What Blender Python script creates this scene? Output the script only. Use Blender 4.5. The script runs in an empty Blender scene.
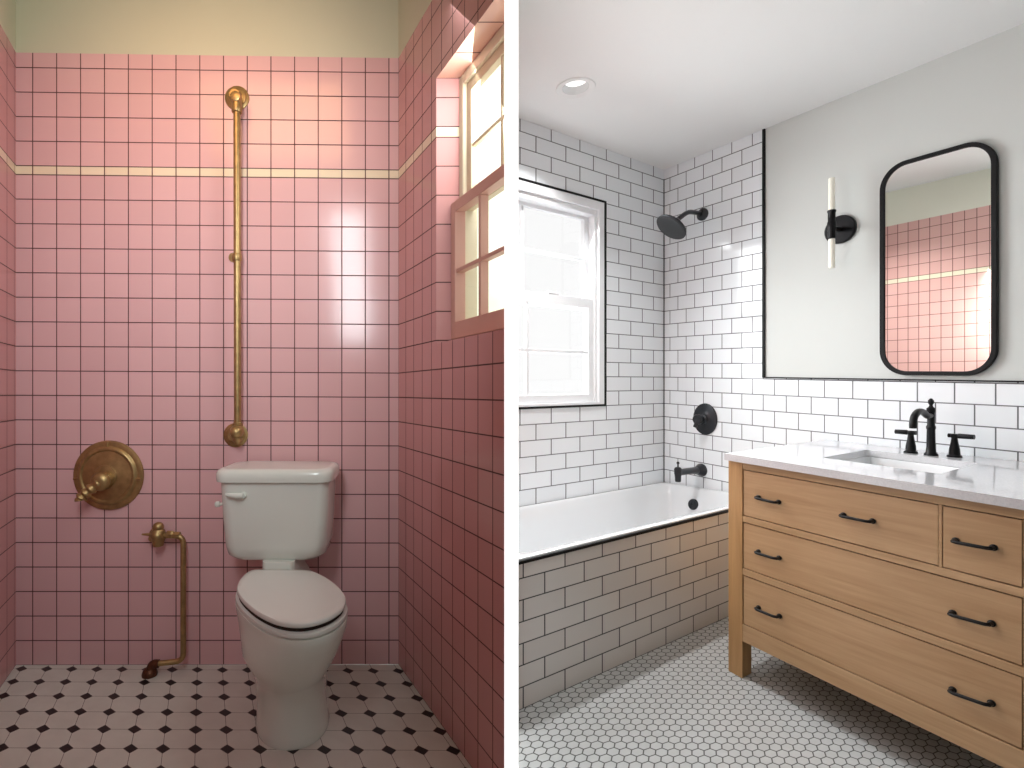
import bpy, math
from math import pi, cos, sin, sqrt, radians as R, atan2
from mathutils import Vector, Matrix

scene = bpy.context.scene
COL = scene.collection

# ------------------------------------------------------------------ camera model
F, CX, CY, HC = 530.0, 430.0, 382.0, 1.121        # focal length / principal point (1024x768), eye height


def at(px, py, Y):                                 # point seen at a pixel, at distance Y from the eye
    return Vector(((px - CX) / F * Y, Y, HC - (py - CY) / F * Y))


# ------------------------------------------------------------------ mesh helpers
class MB:
    def __init__(self):
        self.v, self.f, self.m, self.uv = [], [], [], []

    def add(self, verts, faces, mat=0, uvs=None):
        o = len(self.v)
        self.v += [Vector(p) for p in verts]
        for k, f in enumerate(faces):
            self.f.append([o + i for i in f])
            self.m.append(mat)
            self.uv.append(uvs[k] if uvs else None)
        return self

    def quad(self, a, b, c, d, mat=0, uv=None):
        return self.add([a, b, c, d], [[0, 1, 2, 3]], mat, [uv] if uv else None)

    def hexa(self, p, mat=0):                      # 8 corners: 0-3 bottom loop, 4-7 top loop
        return self.add(p, [[3, 2, 1, 0], [4, 5, 6, 7], [0, 1, 5, 4], [1, 2, 6, 5], [2, 3, 7, 6], [3, 0, 4, 7]], mat)

    def box(self, fn, a0, a1, b0, b1, c0, c1, mat=0):
        return self.hexa([fn(a0, b0, c0), fn(a1, b0, c0), fn(a1, b1, c0), fn(a0, b1, c0),
                          fn(a0, b0, c1), fn(a1, b0, c1), fn(a1, b1, c1), fn(a0, b1, c1)], mat)

    def loft(self, rings, cap0=True, cap1=True, mat=0, closed=True):
        n = len(rings[0])
        vs = [p for r in rings for p in r]
        fs = []
        for k in range(len(rings) - 1):
            for i in range(n if closed else n - 1):
                j = (i + 1) % n
                fs.append([k * n + i, k * n + j, (k + 1) * n + j, (k + 1) * n + i])
        if cap0: fs.append(list(range(n))[::-1])
        if cap1: fs.append([(len(rings) - 1) * n + i for i in range(n)])
        return self.add(vs, fs, mat)

    def lathe(self, base, axis, prof, n=32, mat=0):   # prof: (radius, height along axis)
        ax = Vector(axis).normalized()
        x = ax.orthogonal().normalized(); y = ax.cross(x)
        base = Vector(base)
        rings = [[base + ax * h + (x * cos(2 * pi * i / n) + y * sin(2 * pi * i / n)) * max(r, 1e-5) for i in range(n)] for r, h in prof]
        return self.loft(rings, True, True, mat)

    def tube(self, pts, rad, n=16, mat=0):
        pts = [Vector(p) for p in pts]
        rads = rad if isinstance(rad, (list, tuple)) else [rad] * len(pts)
        rings = []; prev = None
        for k, p in enumerate(pts):
            t = (pts[min(k + 1, len(pts) - 1)] - pts[max(k - 1, 0)]).normalized()
            if prev is None:
                x = t.orthogonal().normalized()
            else:
                x = (prev - t * prev.dot(t)).normalized()
            prev = x; y = t.cross(x)
            rings.append([p + (x * cos(2 * pi * i / n) + y * sin(2 * pi * i / n)) * rads[k] for i in range(n)])
        return self.loft(rings, True, True, mat)


def smooth_path(pts, sub=8):                        # Catmull-Rom through the points
    pts = [Vector(p) for p in pts]; out = []
    for i in range(len(pts) - 1):
        p0, p1, p2, p3 = pts[max(i - 1, 0)], pts[i], pts[i + 1], pts[min(i + 2, len(pts) - 1)]
        for k in range(sub):
            t = k / sub
            out.append(0.5 * ((2 * p1) + (p2 - p0) * t + (2 * p0 - 5 * p1 + 4 * p2 - p3) * t * t + (3 * p1 - p0 - 3 * p2 + p3) * t ** 3))
    out.append(pts[-1])
    return out


def closed_spline(pts, sub=5):
    pts = [Vector(p) for p in pts]; n = len(pts); out = []
    for i in range(n):
        p0, p1, p2, p3 = pts[i - 1], pts[i], pts[(i + 1) % n], pts[(i + 2) % n]
        for k in range(sub):
            t = k / sub
            out.append(0.5 * ((2 * p1) + (p2 - p0) * t + (2 * p0 - 5 * p1 + 4 * p2 - p3) * t * t + (3 * p1 - p0 - 3 * p2 + p3) * t ** 3))
    return out


def bend(pts, r, n=6):                              # polyline with rounded corners
    pts = [Vector(p) for p in pts]; out = [pts[0]]
    for i in range(1, len(pts) - 1):
        a, b, c = pts[i - 1], pts[i], pts[i + 1]
        u = (a - b).normalized(); w = (c - b).normalized()
        d = min(r, (a - b).length * .49, (c - b).length * .49)
        s, e = b + u * d, b + w * d
        for k in range(n + 1):
            t = k / n
            out.append((1 - t) ** 2 * s + 2 * t * (1 - t) * b + t * t * e)
    out.append(pts[-1])
    return out


def rrect(a0, a1, b0, b1, ra, rb=None, n=8):       # rounded rectangle loop of (a, b)
    rb = ra if rb is None else rb
    out = []
    for (ca, cb, s0) in ((a1 - ra, b1 - rb, 0), (a0 + ra, b1 - rb, 1), (a0 + ra, b0 + rb, 2), (a1 - ra, b0 + rb, 3)):
        for k in range(n + 1):
            t = (s0 + k / n) * pi / 2
            out.append((ca + ra * cos(t), cb + rb * sin(t)))
    return out


def build(name, mb, mats, parent=None, smooth=None, bevel=None, origin=None):
    mats = mats if isinstance(mats, (list, tuple)) else [mats]
    me = bpy.data.meshes.new(name)
    if parent is not None:
        off = parent['_w']
        off = Vector(off)
    elif origin is not None:
        off = Vector(origin)
    else:
        lo = Vector([min(p[i] for p in mb.v) for i in range(3)]); hi = Vector([max(p[i] for p in mb.v) for i in range(3)])
        off = Vector(((lo.x + hi.x) / 2, (lo.y + hi.y) / 2, lo.z))
    me.from_pydata([tuple(p - off) for p in mb.v], [], mb.f)
    for m in mats: me.materials.append(m)
    for p, k in zip(me.polygons, mb.m): p.material_index = k
    if any(u for u in mb.uv):
        L = me.uv_layers.new(name='UVMap')
        for p, u in zip(me.polygons, mb.uv):
            if u:
                for li, c in zip(p.loop_indices, u): L.data[li].uv = c
    import bmesh
    if not any(u for u in mb.uv):
        bm = bmesh.new(); bm.from_mesh(me); bmesh.ops.recalc_face_normals(bm, faces=bm.faces); bm.to_mesh(me); bm.free()
    if smooth is not None:
        me.shade_smooth(); me.set_sharp_from_angle(angle=R(smooth))
    o = bpy.data.objects.new(name, me); COL.objects.link(o)
    if parent is not None:
        o.parent = parent
        o['_w'] = tuple(off)
    else:
        o.location = off; o['_w'] = tuple(off)
    if bevel:
        b = o.modifiers.new('bevel', 'BEVEL'); b.width = bevel; b.segments = 2; b.limit_method = 'ANGLE'; b.angle_limit = R(40)
    return o


def tag(o, label, cat, group=None):
    o['label'] = label; o['category'] = cat
    if group: o['group'] = group
    return o


def thing(name, loc, label, cat, group=None):
    o = bpy.data.objects.new(name, None); COL.objects.link(o)
    o.empty_display_size = .05; o.location = loc; o['_w'] = tuple(loc)
    return tag(o, label, cat, group)


def struct(name, mb, mats, parent=None, **k):
    o = build(name, mb, mats, parent, **k)
    if parent is None: o['kind'] = 'structure'
    return o


# ------------------------------------------------------------------ materials
def lin(c):
    c = [x / 255 for x in c]
    return tuple((x / 12.92 if x <= .04045 else ((x + .055) / 1.055) ** 2.4) for x in c) + (1,)


class NT:
    def __init__(self, name):
        self.mat = bpy.data.materials.new(name); self.mat.use_nodes = True
        self.t = self.mat.node_tree; self.b = self.t.nodes['Principled BSDF']

    def n(self, typ, **kw):
        x = self.t.nodes.new(typ)
        for k, v in kw.items(): setattr(x, k, v)
        return x

    def l(self, a, b): self.t.links.new(a, b)

    def math(self, op, a, b=None, c=None):
        x = self.n('ShaderNodeMath', operation=op)
        for i, s in enumerate((a, b, c)):
            if s is None: continue
            if isinstance(s, (int, float)): x.inputs[i].default_value = s
            else: self.l(s, x.inputs[i])
        return x.outputs[0]

    def mix(self, fac, a, b):
        x = self.n('ShaderNodeMix', data_type='RGBA')
        for i, s in ((0, fac), (6, a), (7, b)):
            if isinstance(s, (int, float, tuple)): x.inputs[i].default_value = s
            else: self.l(s, x.inputs[i])
        return x.outputs[2]

    def bump(self, h, strength=.3, dist=.002):
        x = self.n('ShaderNodeBump'); x.inputs['Strength'].default_value = strength; x.inputs['Distance'].default_value = dist
        self.l(h, x.inputs['Height']); self.l(x.outputs[0], self.b.inputs['Normal'])
        return x


def plain(name, c, rough=.5, metal=0, noise=0, scale=20, bump=0, **kw):
    m = NT(name)
    m.b.inputs['Roughness'].default_value = rough; m.b.inputs['Metallic'].default_value = metal
    for k, v in kw.items(): m.b.inputs[k.replace('_', ' ')].default_value = v
    tc = m.n('ShaderNodeTexCoord'); nz = m.n('ShaderNodeTexNoise'); nz.inputs['Scale'].default_value = scale; nz.inputs['Detail'].default_value = 4
    m.l(tc.outputs['Object'], nz.inputs['Vector'])
    d = lin([max(0, x * (1 - noise)) for x in c])
    m.l(m.mix(nz.outputs['Fac'], d, lin(c)), m.b.inputs['Base Color'])
    if bump: m.bump(nz.outputs['Fac'], bump, .003)
    return m.mat


def tile(name, c1, c2, grout, w, h, mortar, offset=0.0, rough=.12, wob=.12, grough=.8, smooth=.25):
    m = NT(name)
    tc = m.n('ShaderNodeTexCoord')
    br = m.n('ShaderNodeTexBrick', offset=offset, offset_frequency=2, squash=1.0)
    br.inputs['Scale'].default_value = 1; br.inputs['Brick Width'].default_value = w; br.inputs['Row Height'].default_value = h
    br.inputs['Mortar Size'].default_value = mortar; br.inputs['Mortar Smooth'].default_value = smooth; br.inputs['Bias'].default_value = 0
    br.inputs['Color1'].default_value = lin(c1); br.inputs['Color2'].default_value = lin(c2); br.inputs['Mortar'].default_value = lin(grout)
    m.l(tc.outputs['UV'], br.inputs['Vector'])
    m.l(br.outputs['Color'], m.b.inputs['Base Color'])
    rr = m.n('ShaderNodeMapRange'); rr.inputs[3].default_value = rough; rr.inputs[4].default_value = grough
    m.l(br.outputs['Fac'], rr.inputs[0]); m.l(rr.outputs[0], m.b.inputs['Roughness'])
    nz = m.n('ShaderNodeTexNoise'); nz.inputs['Scale'].default_value = 9; nz.inputs['Detail'].default_value = 1
    m.l(tc.outputs['UV'], nz.inputs['Vector'])
    hgt = m.math('ADD', m.math('MULTIPLY', br.outputs['Fac'], -1.0), m.math('MULTIPLY', nz.outputs['Fac'], wob * 8))
    m.bump(hgt, .35, .0022)
    return m.mat


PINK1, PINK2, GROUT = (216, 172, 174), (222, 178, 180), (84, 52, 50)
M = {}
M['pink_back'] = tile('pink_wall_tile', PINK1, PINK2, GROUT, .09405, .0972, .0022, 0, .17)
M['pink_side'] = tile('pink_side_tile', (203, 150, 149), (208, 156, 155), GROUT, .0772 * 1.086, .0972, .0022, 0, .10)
M['cream_back'] = tile('cream_strip_tile', (230, 212, 186), (234, 217, 192), GROUT, .09405, .0357, .0024, 0, .12)
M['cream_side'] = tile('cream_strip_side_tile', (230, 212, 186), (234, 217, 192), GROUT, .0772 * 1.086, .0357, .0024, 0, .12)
M['pink_far'] = tile('pink_opposite_tile', (222, 174, 166), (226, 180, 172), (112, 72, 66), .057, .0795, .0020, 0, .08)
M['cream_far'] = tile('cream_opposite_tile', (232, 222, 196), (236, 226, 200), (130, 90, 76), .057, .032, .002, 0, .1)
M['paint_left'] = plain('olive_cream_paint', (204, 202, 178), .7, noise=.03, scale=4, bump=.05)
M['paint_right'] = plain('white_wall_paint', (206, 209, 206), .75, noise=.015, scale=4, bump=.04)
M['paint_cream'] = plain('pale_cream_paint', (234, 232, 216), .7, noise=.02, scale=4)
M['ceiling'] = plain('white_ceiling_paint', (236, 237, 236), .8, noise=.01, scale=3)
WHT1, WHT2, DGR = (234, 238, 241), (239, 243, 246), (98, 99, 102)
M['subway_A'] = tile('white_subway_tile_window_wall', WHT1, WHT2, DGR, .144, .0834, .0026, .5, .10, .05)
M['subway_B'] = tile('white_subway_tile_shower_wall', WHT1, WHT2, DGR, .1182, .0834, .0026, .5, .10, .05)
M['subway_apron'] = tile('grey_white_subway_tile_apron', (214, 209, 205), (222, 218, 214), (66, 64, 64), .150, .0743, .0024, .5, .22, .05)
M['black'] = plain('matte_black_metal', (26, 26, 28), .38, .6, noise=.25, scale=60)
M['black_trim'] = plain('black_edge_trim', (18, 18, 19), .6, noise=.2, scale=40, Specular_IOR_Level=.25)
M['slate'] = plain('dark_slate_metal', (50, 52, 56), .32, .5, noise=.2, scale=50)
M['gunmetal'] = plain('dark_spray_face', (66, 68, 70), .5, .3, noise=.5, scale=260)
M['ceramic'] = plain('white_ceramic', (224, 228, 220), .14, noise=.02, scale=6, Coat_Weight=.4)
M['seatplastic'] = plain('white_seat_plastic', (228, 230, 225), .25, noise=.015, scale=6)
M['tub'] = plain('white_tub_enamel', (226, 229, 231), .12, noise=.01, scale=4, Coat_Weight=.4)
M['brass'] = plain('aged_brass', (204, 172, 118), .40, .8, noise=.38, scale=34, bump=.12)
M['brass_dark'] = plain('tarnished_copper', (120, 74, 52), .45, .7, noise=.5, scale=60, bump=.2)
M['winwood'] = plain('tan_window_paint', (216, 200, 170), .45, noise=.06, scale=10)
M['winwood_pink'] = plain('dusty_pink_window_paint', (212, 164, 150), .45, noise=.06, scale=10)
M['wincream'] = plain('cream_window_paint', (226, 216, 190), .45, noise=.04, scale=10)
M['winwhite'] = plain('white_window_paint', (238, 240, 242), .4, noise=.01, scale=8)
M['partition'] = plain('glowing_partition_paint', (252, 252, 252), .9, noise=.002, scale=3, Emission_Color=(1, 1, 1, 1), Emission_Strength=1.0)  # paint made to glow so the partition end stays pure white
M['tubeglass'] = plain('opal_white_glass', (238, 236, 222), .3, noise=.01, scale=8, Emission_Color=(1, .97, .88, 1), Emission_Strength=.10)
M['dark'] = plain('shadow_gap', (38, 24, 14), .9, noise=.1)  # dark filler; shade inside the gaps put into the colour
M['mirror'] = plain('mirror_silver', (240, 242, 240), .0, 1.0)
M['lampface'] = plain('ceiling_lamp_diffuser', (240, 240, 240), .5, Emission_Color=(1, 1, 1, 1), Emission_Strength=.9)
M['reflector'] = plain('ceiling_lamp_reflector', (205, 207, 207), .5)


def glass():
    m = NT('window_glass')
    tr = m.n('ShaderNodeBsdfTransparent'); gl = m.n('ShaderNodeBsdfGlossy'); gl.inputs['Roughness'].default_value = .02
    mx = m.n('ShaderNodeMixShader'); mx.inputs[0].default_value = .06; m.l(tr.outputs[0], mx.inputs[1]); m.l(gl.outputs[0], mx.inputs[2])
    m.l(mx.outputs[0], m.t.nodes['Material Output'].inputs['Surface'])
    return m.mat
M['glass'] = glass()


def emis(name, cols, strength, scale=6):
    m = NT(name)
    tc = m.n('ShaderNodeTexCoord'); nz = m.n('ShaderNodeTexNoise'); nz.inputs['Scale'].default_value = scale; nz.inputs['Detail'].default_value = 2
    m.l(tc.outputs['Object'], nz.inputs['Vector'])
    rp = m.n('ShaderNodeValToRGB'); rp.color_ramp.elements[0].position = .35; rp.color_ramp.elements[1].position = .62
    rp.color_ramp.elements[0].color = cols[0]; rp.color_ramp.elements[1].color = cols[1]
    m.l(nz.outputs['Fac'], rp.inputs[0])
    m.b.inputs['Base Color'].default_value = (0, 0, 0, 1); m.b.inputs['Roughness'].default_value = 1
    m.l(rp.outputs[0], m.b.inputs['Emission Color']); m.b.inputs['Emission Strength'].default_value = strength
    return m.mat
M['daylight_left'] = emis('bright_garden_daylight', ((.74, .86, .62, 1), (1, 1, .96, 1)), 1.5, 3.2)
M['daylight_right'] = emis('bright_daylight', ((.97, .99, 1, 1), (1, 1, 1, 1)), 1.5, 2)


def octagon_floor():
    m = NT('octagon_and_dot_floor_tile')
    tc = m.n('ShaderNodeTexCoord'); sp = m.n('ShaderNodeSeparateXYZ'); m.l(tc.outputs['UV'], sp.inputs[0])
    def near(s):                                      # distance to the nearest lattice line, 0..0.5
        return m.math('ABSOLUTE', m.math('SUBTRACT', m.math('FRACT', m.math('ADD', s, 100.5)), .5))
    ax, ay = near(sp.outputs[0]), near(sp.outputs[1])
    man = m.math('ADD', ax, ay)
    r = .228
    dot = m.math('LESS_THAN', man, r - .012)
    ring = m.math('LESS_THAN', m.math('ABSOLUTE', m.math('SUBTRACT', man, r)), .013)
    joint = m.math('LESS_THAN', m.math('MINIMUM', ax, ay), .0085)
    gro = m.math('MAXIMUM', ring, joint)
    nz = m.n('ShaderNodeTexNoise'); nz.inputs['Scale'].default_value = 1.3; m.l(tc.outputs['UV'], nz.inputs['Vector'])
    wh = m.mix(nz.outputs['Fac'], lin((202, 199, 191)), lin((222, 220, 212)))
    c = m.mix(gro, wh, lin((96, 84, 78)))
    c = m.mix(dot, c, lin((22, 20, 21)))
    m.l(c, m.b.inputs['Base Color']); m.b.inputs['Roughness'].default_value = .32
    m.bump(m.math('MULTIPLY', gro, -1), .25, .001)
    return m.mat
M['octagon'] = octagon_floor()


def hex_floor():
    m = NT('hexagon_mosaic_floor_tile')
    tc = m.n('ShaderNodeTexCoord')
    def vm(op, a, b=None):
        x = m.n('ShaderNodeVectorMath', operation=op)
        for i, s in enumerate((a, b)):
            if s is None: continue
            if isinstance(s, tuple): x.inputs[i].default_value = s
            else: m.l(s, x.inputs[i])
        return x
    r = (1, sqrt(3), 1); h = (.5, sqrt(3) / 2, 0)
    nzv = m.n('ShaderNodeTexNoise'); nzv.inputs['Scale'].default_value = .9; m.l(tc.outputs['UV'], nzv.inputs['Vector'])
    p = vm('ADD', tc.outputs['UV'], (200.0, 200 * sqrt(3), 0)).outputs[0]
    a = vm('SUBTRACT', vm('MODULO', p, r).outputs[0], h).outputs[0]
    b = vm('SUBTRACT', vm('MODULO', vm('SUBTRACT', p, h).outputs[0], r).outputs[0], h).outputs[0]
    flat = (1, 1, 0)
    a = vm('MULTIPLY', a, flat).outputs[0]; b = vm('MULTIPLY', b, flat).outputs[0]
    la = vm('LENGTH', a).outputs['Value']; lb = vm('LENGTH', b).outputs['Value']
    pick = m.math('LESS_THAN', lb, la)
    mx = m.n('ShaderNodeMix', data_type='VECTOR'); m.l(pick, mx.inputs[0]); m.l(a, mx.inputs[4]); m.l(b, mx.inputs[5])
    sp = m.n('ShaderNodeSeparateXYZ'); m.l(vm('ABSOLUTE', mx.outputs[1]).outputs[0], sp.inputs[0])
    d = m.math('MAXIMUM', sp.outputs[0], m.math('ADD', m.math('MULTIPLY', sp.outputs[0], .5), m.math('MULTIPLY', sp.outputs[1], .8660254)))
    gr = m.n('ShaderNodeMapRange'); gr.interpolation_type = 'SMOOTHSTEP'
    gr.inputs[1].default_value = .425; gr.inputs[2].default_value = .462
    m.l(d, gr.inputs[0])
    wh = m.mix(nzv.outputs['Fac'], lin((182, 185, 185)), lin((198, 201, 201)))
    m.l(m.mix(gr.outputs[0], wh, lin((84, 84, 82))), m.b.inputs['Base Color'])
    rr = m.n('ShaderNodeMapRange'); rr.inputs[3].default_value = .25; rr.inputs[4].default_value = .8
    m.l(gr.outputs[0], rr.inputs[0]); m.l(rr.outputs[0], m.b.inputs['Roughness'])
    m.bump(m.math('MULTIPLY', gr.outputs[0], -1), .3, .0015)
    return m.mat
M['hexfloor'] = hex_floor()


def wood(name, c1, c2, vert=False, seed=0.0):
    m = NT(name)
    tc = m.n('ShaderNodeTexCoord')
    m1 = m.n('ShaderNodeMapping'); m1.inputs['Rotation'].default_value = (0, 0, -atan2(1, -.4755)); m1.inputs['Location'].default_value = (seed, seed * .7, seed * 1.3)
    m2 = m.n('ShaderNodeMapping'); m2.inputs['Scale'].default_value = (30, 30, 2.2) if vert else (2.4, 20, 30)
    m.l(tc.outputs['Object'], m1.inputs[0]); m.l(m1.outputs[0], m2.inputs[0])
    nz = m.n('ShaderNodeTexNoise'); nz.inputs['Scale'].default_value = 1.0; nz.inputs['Detail'].default_value = 6; nz.inputs['Roughness'].default_value = .6; nz.inputs['Distortion'].default_value = .6
    m.l(m2.outputs[0], nz.inputs['Vector'])
    m3 = m.n('ShaderNodeMapping'); m3.inputs['Scale'].default_value = (110, 110, 5) if vert else (5, 80, 130)
    m.l(m1.outputs[0], m3.inputs[0])
    fine = m.n('ShaderNodeTexNoise'); fine.inputs['Scale'].default_value = 1.0; fine.inputs['Detail'].default_value = 3; m.l(m3.outputs[0], fine.inputs['Vector'])
    rp = m.n('ShaderNodeValToRGB'); rp.color_ramp.elements[0].position = .33; rp.color_ramp.elements[1].position = .68
    rp.color_ramp.elements[0].color = lin(c2); rp.color_ramp.elements[1].color = lin(c1)
    m.l(m.math('ADD', m.math('MULTIPLY', nz.outputs['Fac'], .7), m.math('MULTIPLY', fine.outputs['Fac'], .3)), rp.inputs[0])
    m.l(rp.outputs[0], m.b.inputs['Base Color']); m.b.inputs['Roughness'].default_value = .42
    m.bump(fine.outputs['Fac'], .08, .001)
    return m.mat
OAK1, OAK2 = (201, 166, 127), (172, 136, 96)
M['oak'] = wood('light_oak', OAK1, OAK2)
M['oak_drawer'] = wood('light_oak_drawer', (201, 165, 126), (175, 138, 98), seed=3.1)
M['oak_leg'] = wood('light_oak_upright', (196, 154, 106), (168, 128, 82), True)


def quartz():
    m = NT('pale_grey_quartz')
    tc = m.n('ShaderNodeTexCoord'); vo = m.n('ShaderNodeTexNoise'); vo.inputs['Scale'].default_value = 220; vo.inputs['Detail'].default_value = 2
    m.l(tc.outputs['Object'], vo.inputs['Vector'])
    m.l(m.mix(vo.outputs['Fac'], lin((196, 196, 200)), lin((226, 226, 228))), m.b.inputs['Base Color'])
    m.b.inputs['Roughness'].default_value = .10; m.b.inputs['Coat Weight'].default_value = .3
    return m.mat
M['quartz'] = quartz()

# ================================================================== LEFT ROOM : old pink bathroom
VL = Vector((-.4245, 1, -.0189))                   # the way the side walls run (per metre of depth)
BL = at(16, 665, 2.1); BR = at(398.5, 664.3, 2.122)
LW = (BR - BL).length
UL = (BR - BL) / LW
ZS0, ZS1, ZT, ZTOP = 1.9435, 1.979, 2.4268, 2.78    # strip bottom / top, tile top, ceiling
UP = Vector((0, 0, 1))


def back(px, py, off=0.0):                          # point on (or off) the pink back wall seen at a pixel
    d = Vector(((px - CX) / F, 1, -(py - CY) / F)); n = Vector((UL.y, -UL.x, 0)).normalized()   # towards the room
    e = Vector((0, 0, HC))
    k = ((BL + n * off) - e).dot(n) / d.dot(n)
    return e + d * k
NB = Vector((UL.y, -UL.x, 0)).normalized()


def tiled_wall(name, p0, p1, u0, u1, m_tile, m_strip, m_paint, zs=(0, ZS0, ZS1, ZT, ZTOP), row=.0972, zoff0=0, zoff1=0):
    mb = MB()
    for k in range(4):
        a, b = zs[k], zs[k + 1]
        va, vb = ((a - zs[1], 0), (0, b - a), (0, b - a), (0, b - a))[k] if k else (0, 0), 0
        if k == 0: va, vb = a - zs[1] + 40 * row, 40 * row
        else: va, vb = 0.0, b - a
        mb.quad(p0 + UP * (a + zoff0), p1 + UP * (a + zoff1), p1 + UP * (b + zoff1), p0 + UP * (b + zoff0),
                (0, 1, 0, 2)[k], [(u0, va), (u1, va), (u1, vb), (u0, vb)])
    return struct(name, mb, [m_tile, m_strip, m_paint], origin=(0, 0, 0))


ulen = LW
tiled_wall('wall_back', BL, BR, -.0654 + .09405 * 40, ulen - .0654 + .09405 * 40, M['pink_back'], M['cream_back'], M['paint_left'])
# left side wall runs from the back corner past the viewer
LN = BL - VL * 2.42
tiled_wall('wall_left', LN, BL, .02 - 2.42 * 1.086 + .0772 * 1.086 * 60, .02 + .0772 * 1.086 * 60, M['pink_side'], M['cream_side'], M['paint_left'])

# right side wall with a window opening; coordinates: y = depth (m), d = outward offset, z height
def rw(Y, d, z):
    p = BR + VL * (Y - BR.y)
    return Vector((p.x + d, p.y, p.z + z))
def yend(d): return (.7748 + d) / .5795                # where the window meets the slanting partition
YE = 1.372                                           # where the wall ends towards the viewer
WY0, WY1 = 1.355, 1.775                               # opening from the wall end to the far jamb
def zr(px, py):                                       # height above the sloping base line on the wall plane at a pixel
    Y = 193.5 * BR.y / (px - 205)
    return at(px, py, Y).z - rw(Y, 0, 0).z
WZ0, WZ1 = zr(436.3, 343.2), zr(437, 77.5)
mb = MB()
S = 1.086
def rwq(Y0, Y1, z0, z1, m, vv):
    u0, u1 = (BR.y - Y0) * S, (BR.y - Y1) * S
    mb.quad(rw(Y0, 0, z0), rw(Y1, 0, z0), rw(Y1, 0, z1), rw(Y0, 0, z1), m, [(u0, vv[0]), (u1, vv[0]), (u1, vv[1]), (u0, vv[1])])
row = .0972
zoffs = 40 * row - ZS0
def band(Y0, Y1, z0, z1):                             # split a vertical run into tile / strip / tile / paint
    for k, (a, b) in enumerate(((-.02, ZS0), (ZS0, ZS1), (ZS1, ZT), (ZT, ZTOP))):
        lo, hi = max(a, z0), min(b, z1)
        if hi - lo < 1e-4: continue
        vv = (lo + zoffs, hi + zoffs) if k == 0 else (lo - a, hi - a)
        rwq(Y0, Y1, lo, hi, (0, 1, 0, 2)[k], vv)
band(BR.y, WY1, -.02, ZTOP)
band(WY1, YE, -.02, WZ0)
band(WY1, YE, WZ1, ZTOP)
RD = .082                                             # reveal depth
def rev(a, b, c, d, m, uv): mb.quad(a, b, c, d, m, uv)
for k, (a, b) in enumerate(((WZ0, ZS0), (ZS0, ZS1), (ZS1, WZ1))):      # far jamb
    vv = (a + zoffs, b + zoffs) if k == 0 else (0, b - a)
    mb.quad(rw(WY1, 0, a), rw(WY1, RD, a), rw(WY1, RD, b), rw(WY1, 0, b), (0, 1, 0)[k], [(.004, vv[0]), (.08, vv[0]), (.08, vv[1]), (.004, vv[1])])
mb.quad(rw(WY1, 0, WZ1), rw(WY1, RD, WZ1), rw(yend(RD), RD, WZ1), rw(YE, 0, WZ1), 3, [(.004, 0), (.09, 0), (.09, WY1 - yend(RD)), (.004, WY1 - YE)])
mb.quad(rw(WY1, RD, WZ0), rw(WY1, 0, WZ0), rw(YE, 0, WZ0), rw(yend(RD), RD, WZ0), 3, [(.09, 0), (.004, 0), (.004, .44), (.09, .44)])
M['soffit'] = tile('pink_reveal_tile', (214, 168, 150), (218, 172, 156), GROUT, .1, .135, .0022, 0, .15)
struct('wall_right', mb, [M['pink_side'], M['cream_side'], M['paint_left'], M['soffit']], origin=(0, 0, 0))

# floor: white octagons with black dots
def flo(X, Y):
    s = X + .4245 * (Y - 2.1)
    z = BL.z + (s - BL.x) / (BR.x - BL.x) * (BR.z - BL.z) + VL.z * (Y - 2.1)
    return Vector((X, Y, z))
sx0 = (197.3 - CX) / F * 2.0566 + .4245 * (2.0566 - 2.1)
def fuv(p): return ((p.x + .4245 * (p.y - 2.1) - sx0) / .0982 + 100, (2.0720 - p.y) / .0919 + 50)
pts = [flo(BL.x - .03, 2.1 + .05), flo(BR.x + .05, 2.14), flo(rw(YE, 0, 0).x + .03, YE), flo(.22, -1.2), flo(LN.x - .05, -1.2), flo(LN.x - .05, LN.y)]
mb = MB().add(pts, [[0, 5, 4, 3, 2, 1]], 0, [[fuv(pts[i]) for i in (0, 5, 4, 3, 2, 1)]])
struct('floor', mb, M['octagon'], origin=(0, 0, 0))

# ------------------------------------------------------------------ window of the pink room
w1 = bpy.data.objects.new('window_1', None); COL.objects.link(w1); w1.location = rw(1.6, .06, WZ0); w1['_w'] = tuple(w1.location); w1['kind'] = 'structure'
w1.empty_display_size = .05
def wbox(mb, Y0, Y1, d0, d1, z0, z1):
    if Y1 is None: mb.box(lambda a, b, c: rw(Y0 if a else yend(b), b, c), 1, 0, d0, d1, z0, z1)
    else: mb.box(lambda a, b, c: rw(a, b, c), Y0, Y1, d0, d1, z0, z1)
WT, WB = WZ1 - .0, WZ0
fr = MB()                                            # fixed casing, in the reveal
wbox(fr, WY1, WY1 - .026, .076, .125, WB, WT)
wbox(fr, WY1 - .030, None, .076, .125, WT - .035, WT)
wbox(fr, WY1 - .030, None, .070, .125, WB, WB + .018)
build('window_frame', fr, M['wincream'], w1, bevel=.003)
zm = zr(440, 205) + .0                                # rough meeting-rail height
ZM = WB + (WT - WB) * .50
def sash(name, d0, d1, z0, z1, Yf, Yn, st, rb, rt, mun, mat, hz, vy):
    s = MB()
    wbox(s, Yf, Yf - st, d0, d1, z0, z1)
    wbox(s, Yf - st, None, d0, d1, z0, z0 + rb); wbox(s, Yf - st, None, d0, d1, z1 - rt, z1)
    for z in hz: wbox(s, Yf - st, None, d0 + .004, d1 - .004, z - mun, z + mun)
    for y in vy: wbox(s, y + mun, y - mun, d0 + .005, d1 - .005, z0 + rb, z1 - rt)
    o = build(name, s, mat, w1, bevel=.002)
    g = MB(); dm = (d0 + d1) / 2
    g.quad(rw(Yf - st, dm, z0 + rb), rw(yend(dm), dm, z0 + rb), rw(yend(dm), dm, z1 - rt), rw(Yf - st, dm, z1 - rt))
    build('pane', g, M['glass'], o)
    return o
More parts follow.
